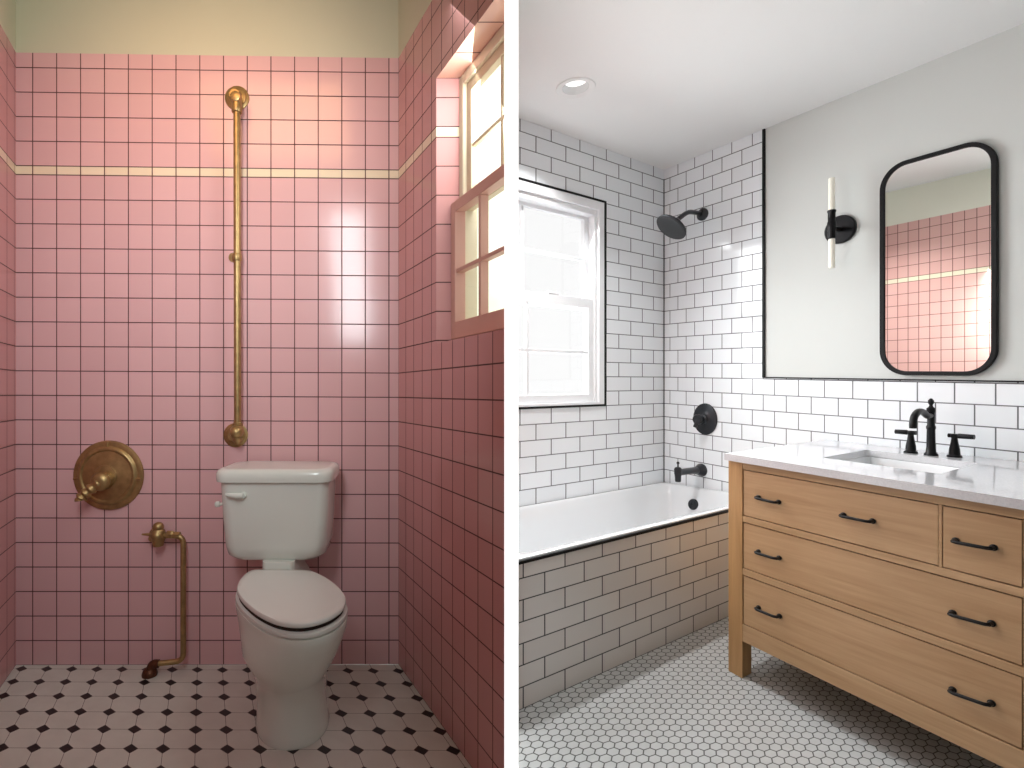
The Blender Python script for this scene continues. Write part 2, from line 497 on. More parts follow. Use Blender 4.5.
sash('upper_sash', .088, .112, ZM - .01, WT - .035, WY1 - .026, YE, .030, .028, .034, .006, M['winwood'], [ZM + (WT - ZM) * .44], [WY1 - .225])
sash('lower_sash', .047, .082, WB + .012, ZM + .022, WY1 - .004, YE, .028, .055, .036, .0065, M['winwood_pink'], [WB + (ZM - WB) * .53], [WY1 - .178])

# white partition end between the two rooms, its far side tiled for the right-hand room
F0 = Vector((.2832, 1.70, 0)); F1 = Vector((.0608, 2.24, 0)); F2 = Vector((.20, 2.54, 0))
E0 = at(505, 382, 1.362); E1 = at(518.5, 382, 1.362)
ZB, ZC = -.03, 2.80
def v(p, z): return Vector((p[0], p[1], z))
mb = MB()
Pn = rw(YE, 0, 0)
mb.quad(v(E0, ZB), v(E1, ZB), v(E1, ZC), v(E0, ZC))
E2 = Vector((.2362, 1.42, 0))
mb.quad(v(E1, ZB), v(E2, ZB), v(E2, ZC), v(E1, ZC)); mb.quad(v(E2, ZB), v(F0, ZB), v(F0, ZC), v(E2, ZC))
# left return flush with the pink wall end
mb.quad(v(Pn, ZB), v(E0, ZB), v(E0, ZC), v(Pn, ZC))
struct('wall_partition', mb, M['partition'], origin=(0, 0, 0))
PH = (0, 1.81, 1.842, 2.22, 2.50)
L1 = (F1 - F0).length
tiled_wall('wall_opposite', F0, F1, 4.15, 4.15 + L1, M['pink_far'], M['cream_far'], M['paint_cream'], PH, .0795)
tiled_wall('wall_opposite_return', F1, F2, 8.3, 8.3 + (F2 - F1).length, M['pink_far'], M['cream_far'], M['paint_cream'], PH, .0795)

# daylight outside the left window (an added glowing backdrop sheet)
mb = MB()
mb.quad(v((.222, 1.40), .9), v((.264, 1.66), .9), v((.264, 1.66), 2.7), v((.222, 1.40), 2.7))
mb.quad(v((.264, 1.66), .9), v((.07, 2.10), .9), v((.07, 2.10), 2.7), v((.264, 1.66), 2.7))
o = build('daylight_backdrop', mb, M['daylight_left']); o['kind'] = 'structure'; o.name = 'daylight_glow_backdrop'

mb = MB().quad(v((LN.x - .1, LN.y - 1.0), ZTOP), v((.3, LN.y - 1.0), ZTOP), v((.3, 2.3), ZTOP), v((BL.x - .1, 2.3), ZTOP))
struct('ceiling', mb, M['paint_left'])

# ================================================================== RIGHT ROOM : white bathroom
C = Vector((1.485, 3.364, 0)); A = Vector((1.5566, 1, 0)); B = Vector((-.4755, 1, 0))
AL, BLEN = 1.85, 1.107
def zf(x, y): return -.01206 * (x - 1.1745) + .02067 * (y - 2.021)
def Q(s, t, h):                                      # s along the window wall, t along the shower wall, from their corner
    p = C - A * s - B * t
    return Vector((p.x, p.y, zf(p.x, p.y) + h))
NI = Vector((-1, -.4755, 0)).normalized()              # out of the shower / vanity wall into the room
NA = Vector((1, -1.5566, 0)).normalized()             # out of the window wall into the room
HR, HT0 = 2.443, .461                                  # ceiling height, a tile course line
ROW = .0834
def sA(px): return 3.364 - 1988.1 / (1255 - px)
def tB(px): return 3.364 - 1634.9 / (px - 178)
def hB(px, py):
    t = tB(px); p = Q(0, t, 0); return at(px, py, p.y).z - p.z
def hA(px, py):
    s = sA(px); p = Q(s, 0, 0); return at(px, py, p.y).z - p.z

# window wall (A) with opening
s_w0, s_w1 = sA(605.3), .800
hw0, hw1 = hA(605.3, 405.4), hA(605.3, 202.1)
KA = .144 / .12
def uvA(s, h): return ((s - .0588) * KA + .144 * 40, h - HT0 + ROW * 40)
mb = MB()
def qa(s0, s1, h0, h1, m=0):
    mb.quad(Q(s0, 0, h0), Q(s1, 0, h0), Q(s1, 0, h1), Q(s0, 0, h1), m, [uvA(s0, h0), uvA(s1, h0), uvA(s1, h1), uvA(s0, h1)])
SE = .83
qa(0, s_w0, 0, HR); qa(s_w0, s_w1, 0, hw0); qa(s_w0, s_w1, hw1, HR); qa(s_w1, SE, 0, HR)
struct('wall_window', mb, M['subway_A'], origin=(0, 0, 0))

# shower / vanity wall (B)
t_e = tB(763.5); h_w = hB(804, 378.2); t_n = 4.5
KBS = .1182 / .1059
def uvB(t, h): return ((t - .041) * KBS + .1182 * 40, h - HT0 + ROW * 41)
mb = MB()
def qb(t0, t1, h0, h1, m=0):
    mb.quad(Q(0, t0, h0), Q(0, t1, h0), Q(0, t1, h1), Q(0, t0, h1), m, [uvB(t0, h0), uvB(t1, h0), uvB(t1, h1), uvB(t0, h1)])
qb(0, t_e, 0, HR); qb(t_e, t_n, 0, h_w); qb(t_e, t_n, h_w, HR, 1)
struct('wall_vanity', mb, [M['subway_B'], M['paint_right']], origin=(0, 0, 0))

# black edge trims
def offB(t, h, d): return Q(0, t, h) + NI * d
def offA(s, h, d): return Q(s, 0, h) + NA * d
mb = MB().box(lambda t, d, h: offB(t, h, d), t_e - .001, t_e + .010, 0, .010, h_w, HR - .002)
struct('trim_1', mb, M['black_trim'])
mb = MB().box(lambda t, d, h: offB(t, h, d), t_e, t_n, 0, .008, h_w - .0025, h_w + .0035)
struct('trim_2', mb, M['black_trim'])
mb = MB()
fA = lambda s, d, h: offA(s, h, d)
mb.box(fA, s_w0 - .002, s_w0 + .007, -.004, .006, hw0 - .004, hw1 + .004)
mb.box(fA, s_w0, s_w1, -.004, .006, hw0 - .004, hw0 + .008)
mb.box(fA, s_w0, s_w1, -.004, .006, hw1 - .008, hw1 + .004)
struct('trim_3', mb, M['black_trim'])
mb = MB().box(lambda s, t, h: Q(s, t, h), 0, .0025, 0, .0035, HT0, HR - .06)
struct('trim_4', mb, M['black_trim'])

# window of the white room
w2 = bpy.data.objects.new('window_2', None); COL.objects.link(w2); w2.location = Q(.5, 0, hw0); w2['_w'] = tuple(w2.location); w2['kind'] = 'structure'
w2.empty_display_size = .05
s_in, s_far = s_w0, s_w1
mb = MB()
cz = .052
mb.box(fA, s_in, s_in + .030, -.10, .004, hw0, hw1)                       # casing jamb
mb.box(fA, s_far - .03, s_far, -.10, .004, hw0, hw1)
mb.box(fA, s_in + .030, s_far - .03, -.10, .004, hw1 - .055, hw1)
mb.box(fA, s_in + .030, s_far - .03, -.10, .004, hw0, hw0 + .022)
mb.box(fA, s_in + .030, s_in + .040, -.10, -.012, hw0 + .022, hw1 - .055)
mb.box(fA, s_in + .040, s_far - .03, -.10, -.012, hw1 - .085, hw1 - .055)
build('window_frame', mb, M['winwhite'], w2, bevel=.002)
hm = hA(560, 300)
def sashA(name, d0, d1, h0, h1, s0, s1, st, rb, rt, mun, hz, vs):
    g = MB()
    g.box(fA, s0, s0 + st, d0, d1, h0, h1); g.box(fA, s1 - st, s1, d0, d1, h0, h1)
    g.box(fA, s0 + st, s1 - st, d0, d1, h0, h0 + rb); g.box(fA, s0 + st, s1 - st, d0, d1, h1 - rt, h1)
    for z in hz: g.box(fA, s0 + st, s1 - st, d0 + .006, d1 - .004, z - mun, z + mun)
    for s in vs: g.box(fA, s - mun * .55, s + mun * .55, d0 + .006, d1 - .003, h0 + rb, h1 - rt)
    o = build(name, g, M['winwhite'], w2, bevel=.0015)
    p = MB(); dm = (d0 + d1) / 2
    p.quad(fA(s0 + st, dm, h0 + rb), fA(s1 - st, dm, h0 + rb), fA(s1 - st, dm, h1 - rt), fA(s0 + st, dm, h1 - rt))
    build('pane', p, M['glass'], o)
smid = sA(531)
sashA('upper_sash', -.085, -.06, hm - .03, hw1 - .085, s_in + .040, s_far - .035, .018, .03, .020, .008, [hA(560, 251.5)], [smid])
sashA('lower_sash', -.050, -.022, hw0 + .022, hm + .032, s_in + .034, s_far - .035, .028, .045, .055, .009, [hA(560, 351)], [smid])
mb = MB(); mb.box(fA, s_in + .19, s_in + .235, -.05, -.020, hm + .032, hm + .046)
build('sash_lock', mb, M['winwhite'], w2, bevel=.003)

# floor
def rfl(x, y): return Vector((x, y, zf(x, y)))
fp = [(E0.x - .005, 1.36), (F0.x - .1, 1.7), (F1.x - .1, 2.3), (0.15, 2.6), (C.x, C.y + .05), (C.x + .05, C.y), (3.9, -1.2), (E0.x - .005, -1.2)]
ps = [rfl(*p) for p in fp]
uvs = [((p.x - .50 * p.y) / .0368 + .25, (p.y - .004) / .0325) for p in ps]
struct('floor', MB().add(ps, [list(range(len(ps)))[::-1]], 0, [uvs[::-1]]), M['hexfloor'], origin=(0, 0, 0))
# ceiling, with the hole of a recessed lamp cut by building a ring round it
def ceilpt(x, y): return Vector((x, y, zf(x, y) + HR))
def on_ceil(px, py):
    Y = 2.5
    for _ in range(30):
        p = at(px, py, Y); d = p.z - (zf(p.x, p.y) + HR); Y -= d / (-(py - CY) / F)
    return at(px, py, Y)
lc = on_ceil(575.5, 87.5)
LR = .060
nseg = 48
outer = [(E0.x, -1.2), (3.95, -1.2), (C.x + .06, C.y + .02), (C.x, C.y + .06), (F2.x - .02, F2.y + .02), (F1.x - .05, F1.y), (F0.x - .02, F0.y), (E0.x, E0.y)]
import bmesh
bm = bmesh.new()
ov = [bm.verts.new(ceilpt(*p)) for p in outer]; iv = [bm.verts.new(ceilpt(lc.x + LR * cos(2 * pi * i / nseg), lc.y + LR * sin(2 * pi * i / nseg))) for i in range(nseg)]
es = [bm.edges.new((ov[i], ov[(i + 1) % len(ov)])) for i in range(len(ov))] + [bm.edges.new((iv[i], iv[(i + 1) % nseg])) for i in range(nseg)]
bmesh.ops.triangle_fill(bm, use_beauty=True, use_dissolve=False, edges=es)
me = bpy.data.meshes.new('ceiling'); bm.to_mesh(me); bm.free(); me.materials.append(M['ceiling'])
o = bpy.data.objects.new('ceiling', me); COL.objects.link(o); o['kind'] = 'structure'
# recessed lamp
zc = ceilpt(lc.x, lc.y).z
lamp = thing('recessed_ceiling_light', (lc.x, lc.y, zc), 'small round white recessed downlight in the white ceiling above the bathtub', 'ceiling light')
b0 = Vector((lc.x, lc.y, zc))
build('trim_ring', MB().loft([[b0 + Vector((r * cos(2 * pi * i / 40), r * sin(2 * pi * i / 40), z)) for i in range(40)] for r, z in ((.0585, .01), (.0595, -.001), (.085, -.006), (.088, -.003), (.088, 0.002))], False, False), M['ceiling'], lamp, smooth=40)
build('reflector', MB().loft([[b0 + Vector((r * cos(2 * pi * i / 40), r * sin(2 * pi * i / 40), z)) for i in range(40)] for r, z in ((.0585, -.002), (.055, .03), (.054, .035))], False, False), M['reflector'], lamp, smooth=40)
build('diffuser', MB().loft([[b0 + Vector((r * cos(2 * pi * i / 40), r * sin(2 * pi * i / 40), z)) for i in range(40)] for r, z in ((.054, .034), (.04, .030), (.015, .029))], False, True), M['lampface'], lamp, smooth=40)

# closing walls behind the viewer and the header between the two ceilings
pB = Q(0, t_n, 0)
mb = MB().quad(v((pB.x + .05, -1.15), -.1), v((LN.x - .05, -1.15), -.1), v((LN.x - .05, -1.15), 2.85), v((pB.x + .05, -1.15), 2.85))
struct('wall_front', mb, M['paint_right'], origin=(0, 0, 0))
mb = MB().quad(v((LN.x, LN.y), -.1), v((LN.x, -1.2), -.1), v((LN.x, -1.2), 2.85), v((LN.x, LN.y), 2.85))
struct('wall_left_end', mb, M['paint_left'], origin=(0, 0, 0))
mb = MB().quad(v((E0.x, E0.y), 2.46), v((E0.x, -1.2), 2.40), v((E0.x, -1.2), 2.85), v((E0.x, E0.y), 2.85))
struct('wall_header', mb, M['paint_right'], origin=(0, 0, 0))

# ------------------------------------------------------------------ bathtub
TW = .616
def send(t): return .815 + .245 * t
tub = thing('bathtub', Q(.45, TW / 2, 0), 'white enamel bathtub set in the tiled alcove under the window', 'bathtub')
TF, TBK = .512, .463                                   # rim height at the front / at the wall
def rimh(t): return TBK + (TF - TBK) * (t / TW)
def tubring(ds, dt0, dt1, r, h, absolute=False, inset_end=None):
    loop = rrect(0, 1, 0, 1, r, r, 7)
    out = []
    for (a, b) in loop:
        t = dt0 + (TW - dt1 - dt0) * b
        s = ds + (send(t) - 2 * ds) * a
        out.append(Q(s, t, (rimh(t) + h)))
    return out
rings = [tubring(.004, .004, .006, .004, -.012), tubring(.004, .004, .003, .004, -.006), tubring(.006, .006, .005, .01, .0), tubring(.012, .012, .012, .03, .002),
         tubring(.018, .018, .038, .07, .0), tubring(.024, .024, .050, .10, -.012), tubring(.034, .034, .060, .13, -.06),
         tubring(.055, .055, .085, .17, -.20), tubring(.085, .085, .115, .22, -.33), tubring(.13, .13, .16, .28, -.37), tubring(.2, .2, .22, .3, -.375)]
build('basin', MB().loft(rings, False, True), M['tub'], tub, smooth=50)
# overflow plate on the end wall of the basin
pov = Q(.0, TW * .5, 0)
def onend(px, py, s):                                 # plane parallel to the shower wall, s into the tub
    K = 3.364 * (664 - 178)
    e = Vector((0, 0, HC)); d = Vector(((px - CX) / F, 1, -(py - CY) / F))
    p0 = Q(s, 0, 0); k = (p0 - e).dot(NI) / d.dot(NI)
    return e + d * k
ov_c = onend(694, 504.5, .036)
axo = (NI + UP * .25).normalized()
build('overflow_plate', MB().lathe(ov_c - axo * .02, axo, [(.030, 0), (.032, .022), (.032, .03), (.027, .036), (.008, .038), (.006, .034), (0, .034)], 28), M['slate'], tub, smooth=40)
# tiled apron and its black cap
mb = MB()
KP = .150 / .110
sap = .0
s_ref = 3.364 - TW - 1.9205
def uvP(s, h): return ((s - s_ref) * KP + .150 * 40, h + .0743 * 21)
h_ap = .501
sap1 = send(TW) + .01
q = [Q(.003, TW, 0), Q(sap1, TW, 0), Q(sap1, TW, h_ap), Q(.003, TW, h_ap)]
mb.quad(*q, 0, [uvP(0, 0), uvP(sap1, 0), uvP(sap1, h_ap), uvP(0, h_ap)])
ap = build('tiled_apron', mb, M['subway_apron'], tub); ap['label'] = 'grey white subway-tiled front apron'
mb = MB().box(Q, .003, sap1, TW - .002, TW + .006, h_ap - .004, h_ap + .007)
build('cap_strip', mb, M['black_trim'], tub)

# ------------------------------------------------------------------ shower fittings on the wall
e0 = Vector((0, 0, HC))
def onB(px, py, off=0.0):
    d = Vector(((px - CX) / F, 1, -(py - CY) / F)); p0 = C + NI * off
    k = (p0 - e0).dot(NI) / d.dot(NI)
    return e0 + d * k
AD = -A.normalized()                                   # along the tub, away from the shower wall
sh = onB(703, 214.5)
head = thing('showerhead', sh, 'matte black shower head on a bent wall arm, high on the white subway tile', 'shower head')
build('wall_flange', MB().lathe(sh, NI, [(.036, 0), (.036, .008), (.028, .014), (.016, .018), (.013, .02), (0, .02)], 28), M['slate'], head, smooth=40)
k1 = at(688, 211.5, sh.y - .10); k2 = at(677, 220, sh.y - .165)
hc_ = at(671.0, 227.5, sh.y - .185)
build('arm', MB().tube(bend([sh + NI * .01, sh + NI * .03 + Vector((0, 0, .004)), k1, k2], .05), .0130, 14), M['slate'], head, smooth=60)
nrm = (Vector((-.66, -.08, -.75))).normalized()
jc = hc_ - nrm * .035
build('ball_joint', MB().tube([k2, k2 + (jc - k2) * .5, jc], [.015, .021, .030], 18), M['slate'], head, smooth=60)
hd = MB().lathe(hc_ - nrm * .034, nrm, [(.015, 0), (.032, .006), (.076, .018), (.088, .026), (.090, .034), (.086, .037)], 44)
ho = build('spray_head', hd, M['slate'], head, smooth=35)
build('spray_face', MB().lathe(hc_ - nrm * .001, nrm, [(.083, 0), (.083, .0065), (.079, .0078), (0, .008)], 44), M['gunmetal'], ho, smooth=35)

vc = onB(705.6, 419)
valve = thing('shower_valve', vc, 'round black shower control plate with a lever knob, above the tub spout', 'shower valve')
ep = MB().lathe(vc, NI, [(.088, 0), (.092, .003), (.091, .008), (.078, .013), (.060, .014), (.040, .019), (.036, .022), (0, .022)], 44)
bd = B.normalized()
ep.v = [p - bd * ((p - vc).dot(bd) * .16) for p in ep.v]
build('escutcheon', ep, M['slate'], valve, smooth=35)
hk = MB().lathe(vc + NI * .018, NI, [(.030, 0), (.028, .010), (.020, .015), (.019, .032), (.026, .035), (.029, .041), (.029, .056), (.024, .063), (0, .065)], 24)
ko = build('handle_knob', hk, M['slate'], valve, smooth=40)
lv = vc + NI * .068
build('lever', MB().tube([lv, lv + Vector((0, 0, -.02)) + NI * .005, lv + B.normalized() * .012 + Vector((0, 0, -.045)) + NI * .01], [.013, .012, .010], 14), M['slate'], ko, smooth=60)

sp = onB(701.5, 470)
spout = thing('tub_spout', sp, 'black tub spout with upright diverter on the wall over the bathtub end', 'tub spout')
build('flange', MB().lathe(sp, NI, [(.038, 0), (.038, .006), (.030, .02), (.021, .05), (.019, .06), (0, .06)], 28), M['slate'], spout, smooth=40)
tip = at(678, 472.5, sp.y - .135)
build('spout_body', MB().tube([sp + NI * .04, (sp + tip) * .5 + Vector((0, 0, .002)), tip], [.022, .019, .018], 20), M['slate'], spout, smooth=60)
build('spout_outlet', MB().lathe(tip - UP * .052, UP, [(0, 0), (.014, 0), (.016, .004), (.017, .03), (.020, .045), (.021, .07), (.016, .080), (.006, .084), (0, .084)], 24), M['slate'], spout, smooth=40)
build('diverter_pin', MB().lathe(tip + UP * .030, UP, [(.004, 0), (.004, .018), (.008, .02), (.008, .026), (.003, .032), (0, .032)], 16), M['slate'], spout, smooth=40)

# ------------------------------------------------------------------ vanity
V0 = Vector((1.1745, 2.021, 0)) + B * .035
def W(p, q, h):                                       # p along the front (from the far end), q into the wall
    x = V0 - B * p + A * q
    return Vector((x.x, x.y, zf(x.x, x.y) + h))
QW = .466; PE = .775
def fp_(px): return 2.056 - 1131.8 / (px - 178)
def fh(px, py):
    p = W(fp_(px), 0, 0); return at(px, py, p.y).z - p.z
van = thing('bathroom_vanity', W(PE / 2, QW / 2, 0), 'light oak vanity cabinet with four drawers and black bar pulls under a grey countertop', 'vanity')
HTOP = fh(728.5, 459.4); HBOT = fh(741.2, 640.7)
d0, d1 = fp_(742.5), fp_(1023.4)
# face frame and carcass
hA1, hA0 = fh(742.5, 469.1), fh(742.5, 515.7)
hB1, hB0 = fh(742.5, 521.6), fh(742.5, 568.2)
hC1, hC0 = fh(742.5, 574.6), fh(742.5, 624)
FT = .012                                              # frame thickness in q
mb = MB()
mb.box(W, d0, PE, 0, FT, hA1, HTOP)                      # top rail
mb.box(W, d0, PE, 0, FT, hB1, hA0)
mb.box(W, d0, PE, 0, FT, hC1, hB0)
mb.box(W, d0, PE, 0, FT, HBOT, hC0)
mb.box(W, d1, PE - .03, 0, FT, hC0, hA1)
pm0, pm1 = fp_(939.2), fp_(941.4)
mb.box(W, pm0 - .002, pm1 + .001, .001, FT, hA0, hA1)
build('face_frame', mb, M['oak'], van, bevel=.0012)
mb = MB()
mb.box(W, .006, PE - .004, FT + .004, QW, HBOT + .02, HTOP - .12)
mb.box(W, .004, PE - .004, .012, QW, HTOP - .12, HTOP - .119)
mb.box(W, .004, .012, .03, QW - .03, HBOT, HTOP); mb.box(W, PE - .012, PE - .004, .03, QW - .03, HBOT, HTOP)
build('carcass', mb, M['oak'], van)
for (p0, p1, q0, q1) in ((0, d0 - .0, -.0005, .036), (PE - .03, PE + .004, -.0005, .036), (0, .034, QW - .036, QW), (PE - .034, PE, QW - .036, QW)):
    build('leg', MB().box(W, p0, p1, q0, q1, 0, HTOP), M['oak_leg'], van, bevel=.0015)
def drawer(p0, p1, h0, h1, pulls):
    g = .0026
    fr_ = MB().box(W, p0 + g, p1 - g, .0012, FT, h0 + g * 1.3, h1 - g * 1.3)
    o = build('drawer', fr_, M['oak_drawer'], van, bevel=.001)
    build('shadow_gap', MB().box(W, p0, p1, FT - .002, FT + .003, h0, h1), M['dark'], o)
    for (ax, ay, bx, by) in pulls:
        pa = W(fp_(ax), 0, fh(ax, ay)); pb = W(fp_(bx), 0, fh(bx, by))
        out = NI * .026
        mb = MB()
        dd = (pb - pa).normalized()
        mb.tube(bend([pa, pa + out * .95, pb + out * .95, pb], .012, 5), .0047, 12)
        for e_ in (pa, pb): mb.lathe(e_, NI, [(.0085, 0), (.0085, .004), (.006, .006), (.005, .02), (0, .02)], 16)
        build('drawer_pull', mb, M['black'], o, smooth=45)
drawer(d0, pm0, hA0, hA1, [(758.8, 497.2, 779, 502), (843.8, 515, 873, 521)])
drawer(pm1, d1, hA0, hA1, [(956.2, 540.5, 993.8, 547.5)])
drawer(d0, d1, hB0, hB1, [(758.8, 551.6, 779.5, 557.8), (953, 612.8, 992, 623.3)])
drawer(d0, d1, hC0, hC1, [(758.8, 607.6, 779.8, 616), (953, 689.6, 991.8, 703)])

# countertop with a cut-out, sink
HCT = HTOP + .0255
q_f = -.014; p_l = -.002
sk = (.215, .520, .125, .350)                            # sink opening p0,p1,q0,q1 (set below from the picture)
def on_top(px, py):
    Y = 2.0
    for _ in range(40):
        p = at(px, py, Y); dz = p.z - (zf(p.x, p.y) + HCT); Y += dz / ((py - CY) / F)
    p = at(px, py, Y) - V0
    det = (-B.x) * A.y - (-B.y) * A.x
    pp = (p.x * A.y - p.y * A.x) / det; qq = ((-B.x) * p.y - (-B.y) * p.x) / det
    return pp, qq
mb = MB()
s0, s1, r0, r1 = sk
N = 9
hole = rrect(s0, s1, r0, r1, .012, .008, 4)
PEC = PE + .012; QWC = QW - .001
def outerpt(p, q):                                     # project a hole point outward onto the slab edge rectangle
    cp, cq = (s0 + s1) / 2, (r0 + r1) / 2
    dx, dy = p - cp, q - cq
    k = min(((PEC - cp) / dx if dx > 1e-9 else (p_l - cp) / dx if dx < -1e-9 else 1e9), ((QWC - cq) / dy if dy > 1e-9 else (q_f - cq) / dy if dy < -1e-9 else 1e9))
    return cp + dx * k, cq + dy * k
outl = [outerpt(*h) for h in hole]
for cpt in ((p_l, q_f), (PEC, q_f), (PEC, QWC), (p_l, QWC)):   # snap the nearest projected point to each true corner
    i = min(range(len(outl)), key=lambda i: (outl[i][0] - cpt[0]) ** 2 + (outl[i][1] - cpt[1]) ** 2); outl[i] = cpt
H1, H0 = HCT, HCT - .0255
mb.loft([[W(p, q, H1) for p, q in hole], [W(p, q, H1) for p, q in outl], [W(p, q, H0) for p, q in outl], [W(p, q, H0) for p, q in hole], [W(p, q, H1) for p, q in hole]], False, False)
ct = build('countertop', mb, M['quartz'])
tag(ct, 'pale grey quartz countertop with a sink cut-out, lying on the oak vanity', 'countertop')
sink = thing('undermount_sink', W((s0 + s1) / 2, (r0 + r1) / 2, HCT - .13), 'white rectangular undermount sink let into the grey countertop', 'sink')
def srr(i, r, h): return [W(p, q, HCT + h) for p, q in rrect(s0 + i, s1 - i, r0 + i, r1 - i, r, r * .8, 6)]
build('basin', MB().loft([srr(-.012, .012, -.027), srr(-.001, .012, -.027), srr(.002, .016, -.035), srr(.006, .02, -.10), srr(.02, .03, -.118), srr(.06, .03, -.122)], False, True), M['tub'], sink, smooth=40)
build('drain', MB().lathe(W((s0 + s1) / 2, (r0 + r1) / 2, HCT - .124), UP, [(.02, 0), (.02, .004), (.012, .005), (0, .003)], 24), M['black'], sink, smooth=40)

# faucet
fpx, fqy = on_top(931, 455.4)
f0 = W(fpx, fqy, HCT)
fau = thing('sink_faucet', f0, 'matte black two-handle bathroom faucet with a hooked spout, behind the sink', 'faucet')
zt = lambda px, py, y: at(px, py, y).z
body = MB().lathe(f0, UP, [(.021, 0), (.021, .006), (.016, .012), (.0135, .03), (.0125, .10), (.0145, .105), (.0145, .112), (.0115, .118), (.0115, .165), (.0135, .17), (.0135, .182), (.007, .188), (.005, .195), (.009, .203), (.009, .212), (.004, .22), (0, .221)], 24)
build('spout_column', body, M['black'], fau, smooth=40)
zz = f0.z
FD = -A.normalized()
b1 = f0 + UP * .155
reach = (f0 - W(fpx, fqy - .125, HCT)).length
nz_ = smooth_path([b1, b1 + FD * .045 + UP * .000, b1 + FD * .095 + UP * .016, b1 + FD * .145 + UP * .018, b1 + FD * .185 + UP * .002, b1 + FD * .198 + UP * -.022, b1 + FD * .198 + UP * -.040], 6)
build('spout', MB().tube(nz_, [.0095] * 6 + [.0115] * (len(nz_) - 6), 16), M['black'], fau, smooth=60)
for (c, sgn, hh) in (((910.8, 452.9), 1, .098), ((954.5, 457), -1, .098)):
    a_, b_ = on_top(*c); hp = W(a_, b_, HCT)
    ho = build('handle', MB().lathe(hp, UP, [(.022, 0), (.022, .005), (.017, .010), (.0155, .03), (.011, .055), (.009, .072), (.012, .076), (.012, .084), (.009, .088), (0, .089)], 22), M['black'], fau, smooth=40)
    ld = B.normalized() * sgn
    l0 = hp + UP * .081
    build('lever', MB().tube([l0 - ld * .018, l0 + ld * .010, l0 + ld * .012, l0 + ld * (.050 if sgn > 0 else .056)], [.008, .008, .0098, .009], 14), M['black'], ho, smooth=50)

# ------------------------------------------------------------------ sconce
sc0 = onB(841.2, 229.8)
sconce = thing('wall_sconce', sc0, 'black wall sconce with two upright opal glass tubes beside the mirror', 'wall light')
build('back_plate', MB().lathe(sc0, NI, [(.064, 0), (.065, .003), (.065, .012), (.060, .016), (0, .016)], 44), M['black'], sconce, smooth=35)
rod = at(831.7, 222, sc0.y - .072)
rod = Vector((rod.x, rod.y, 0))
def zrod(py): return HC - (py - CY) / F * rod.y
arm0 = sc0 + NI * .012
build('arm', MB().tube([arm0, v(rod, zrod(228))], .0105, 16), M['black'], sconce, smooth=60)
build('socket_sleeve', MB().lathe(v(rod, zrod(239)), UP, [(.012, 0), (.0145, .004), (.0145, .034), (.017, .04), (.017, .075), (.0145, .08), (.0145, .118), (.017, .122), (.017, .128), (.013, .131)], 24), M['black'], sconce, smooth=40)
for (y0, y1) in ((268, 238.5), (211, 178)):
    z0, z1 = zrod(y0), zrod(y1)
    build('glass_tube', MB().lathe(v(rod, z0), UP, [(.010, 0), (.0128, .003), (.0128, z1 - z0 - .003), (.010, z1 - z0)], 24), M['tubeglass'], sconce, smooth=40)

# ------------------------------------------------------------------ mirror
mt0, mt1 = tB(881.8), tB(999.3)
mh0, mh1 = hB(938, 375.5), hB(965, 144.7)
mir = thing('wall_mirror', offB((mt0 + mt1) / 2, mh0, 0), 'tall black-framed mirror with rounded corners hanging above the sink', 'mirror')
RA_, RH_ = .093, .105
def mloop(i, d): return [offB(t, h, d) for t, h in rrect(mt0 + i / BLEN, mt1 - i / BLEN, mh0 + i, mh1 - i, (RA_ - i) / BLEN, RH_ - i, 12)]
build('frame', MB().loft([mloop(.002, .001), mloop(0, .003), mloop(0, .018), mloop(.002, .020), mloop(.0155, .020), mloop(.017, .018), mloop(.017, .010)], False, False), M['black_trim'], mir, smooth=35)
ml = mloop(.016, .013)
build('mirror_glass', MB().add(ml, [list(range(len(ml)))]), M['mirror'], mir)

# ================================================================== things of the pink room
# ---- toilet
TX = -.560
toi = thing('toilet', flo(-.46, 1.78), 'white two-piece toilet standing on the octagon floor against the pink tiles', 'toilet')
def tr(x0, x1, y0, y1, r, z): return [Vector((a, b, z)) for a, b in rrect(x0, x1, y0, y1, r, r, 6)]
YF, YBK = 1.885, 2.088
def tank(hw, yf, r, z): return tr(TX - hw, TX + hw, yf, YBK, r, z)
rings = [tank(.130, 1.925, .05, .4815), tank(.160, 1.902, .06, .483), tank(.1775, 1.893, .058, .497), tank(.184, 1.889, .05, .53), tank(.190, 1.887, .045, .62), tank(.1965, YF, .04, .763)]
build('tank', MB().loft(rings), M['ceramic'], toi, smooth=45)
lid = [tank(.202, YF - .006, .045, .7615), tank(.2095, YF - .014, .05, .765), tank(.2115, YF - .016, .05, .777), tank(.2110, YF - .015, .05, .794), tank(.207, YF - .010, .05, .804), tank(.198, YF - .000, .05, .8095), tank(.186, YF + .014, .045, .8105)]
build('tank_lid', MB().loft(lid), M['ceramic'], toi, smooth=45)
lev0 = at(243.5, 494.8, YF)
fl = MB().lathe(lev0, Vector((0, -1, 0)), [(.012, -.004), (.012, .01), (.009, .014), (0, .014)], 20)
fl.tube([lev0 + Vector((.004, -.014, 0)), lev0 + Vector((-.020, -.017, 0)), at(226, 494.6, YF - .012)], [.0105, .0105, .006], 14)
build('flush_lever', fl, M['ceramic'], toi, smooth=50)
kb = at(219.5, 504, YF + .045)
build('side_knob', MB().lathe(kb + Vector((.015, 0, 0)), Vector((-1, -.2, 0)), [(.006, 0), (.006, .012), (.011, .014), (.011, .026), (.007, .03), (0, .03)], 18), M['ceramic'], toi, smooth=40)

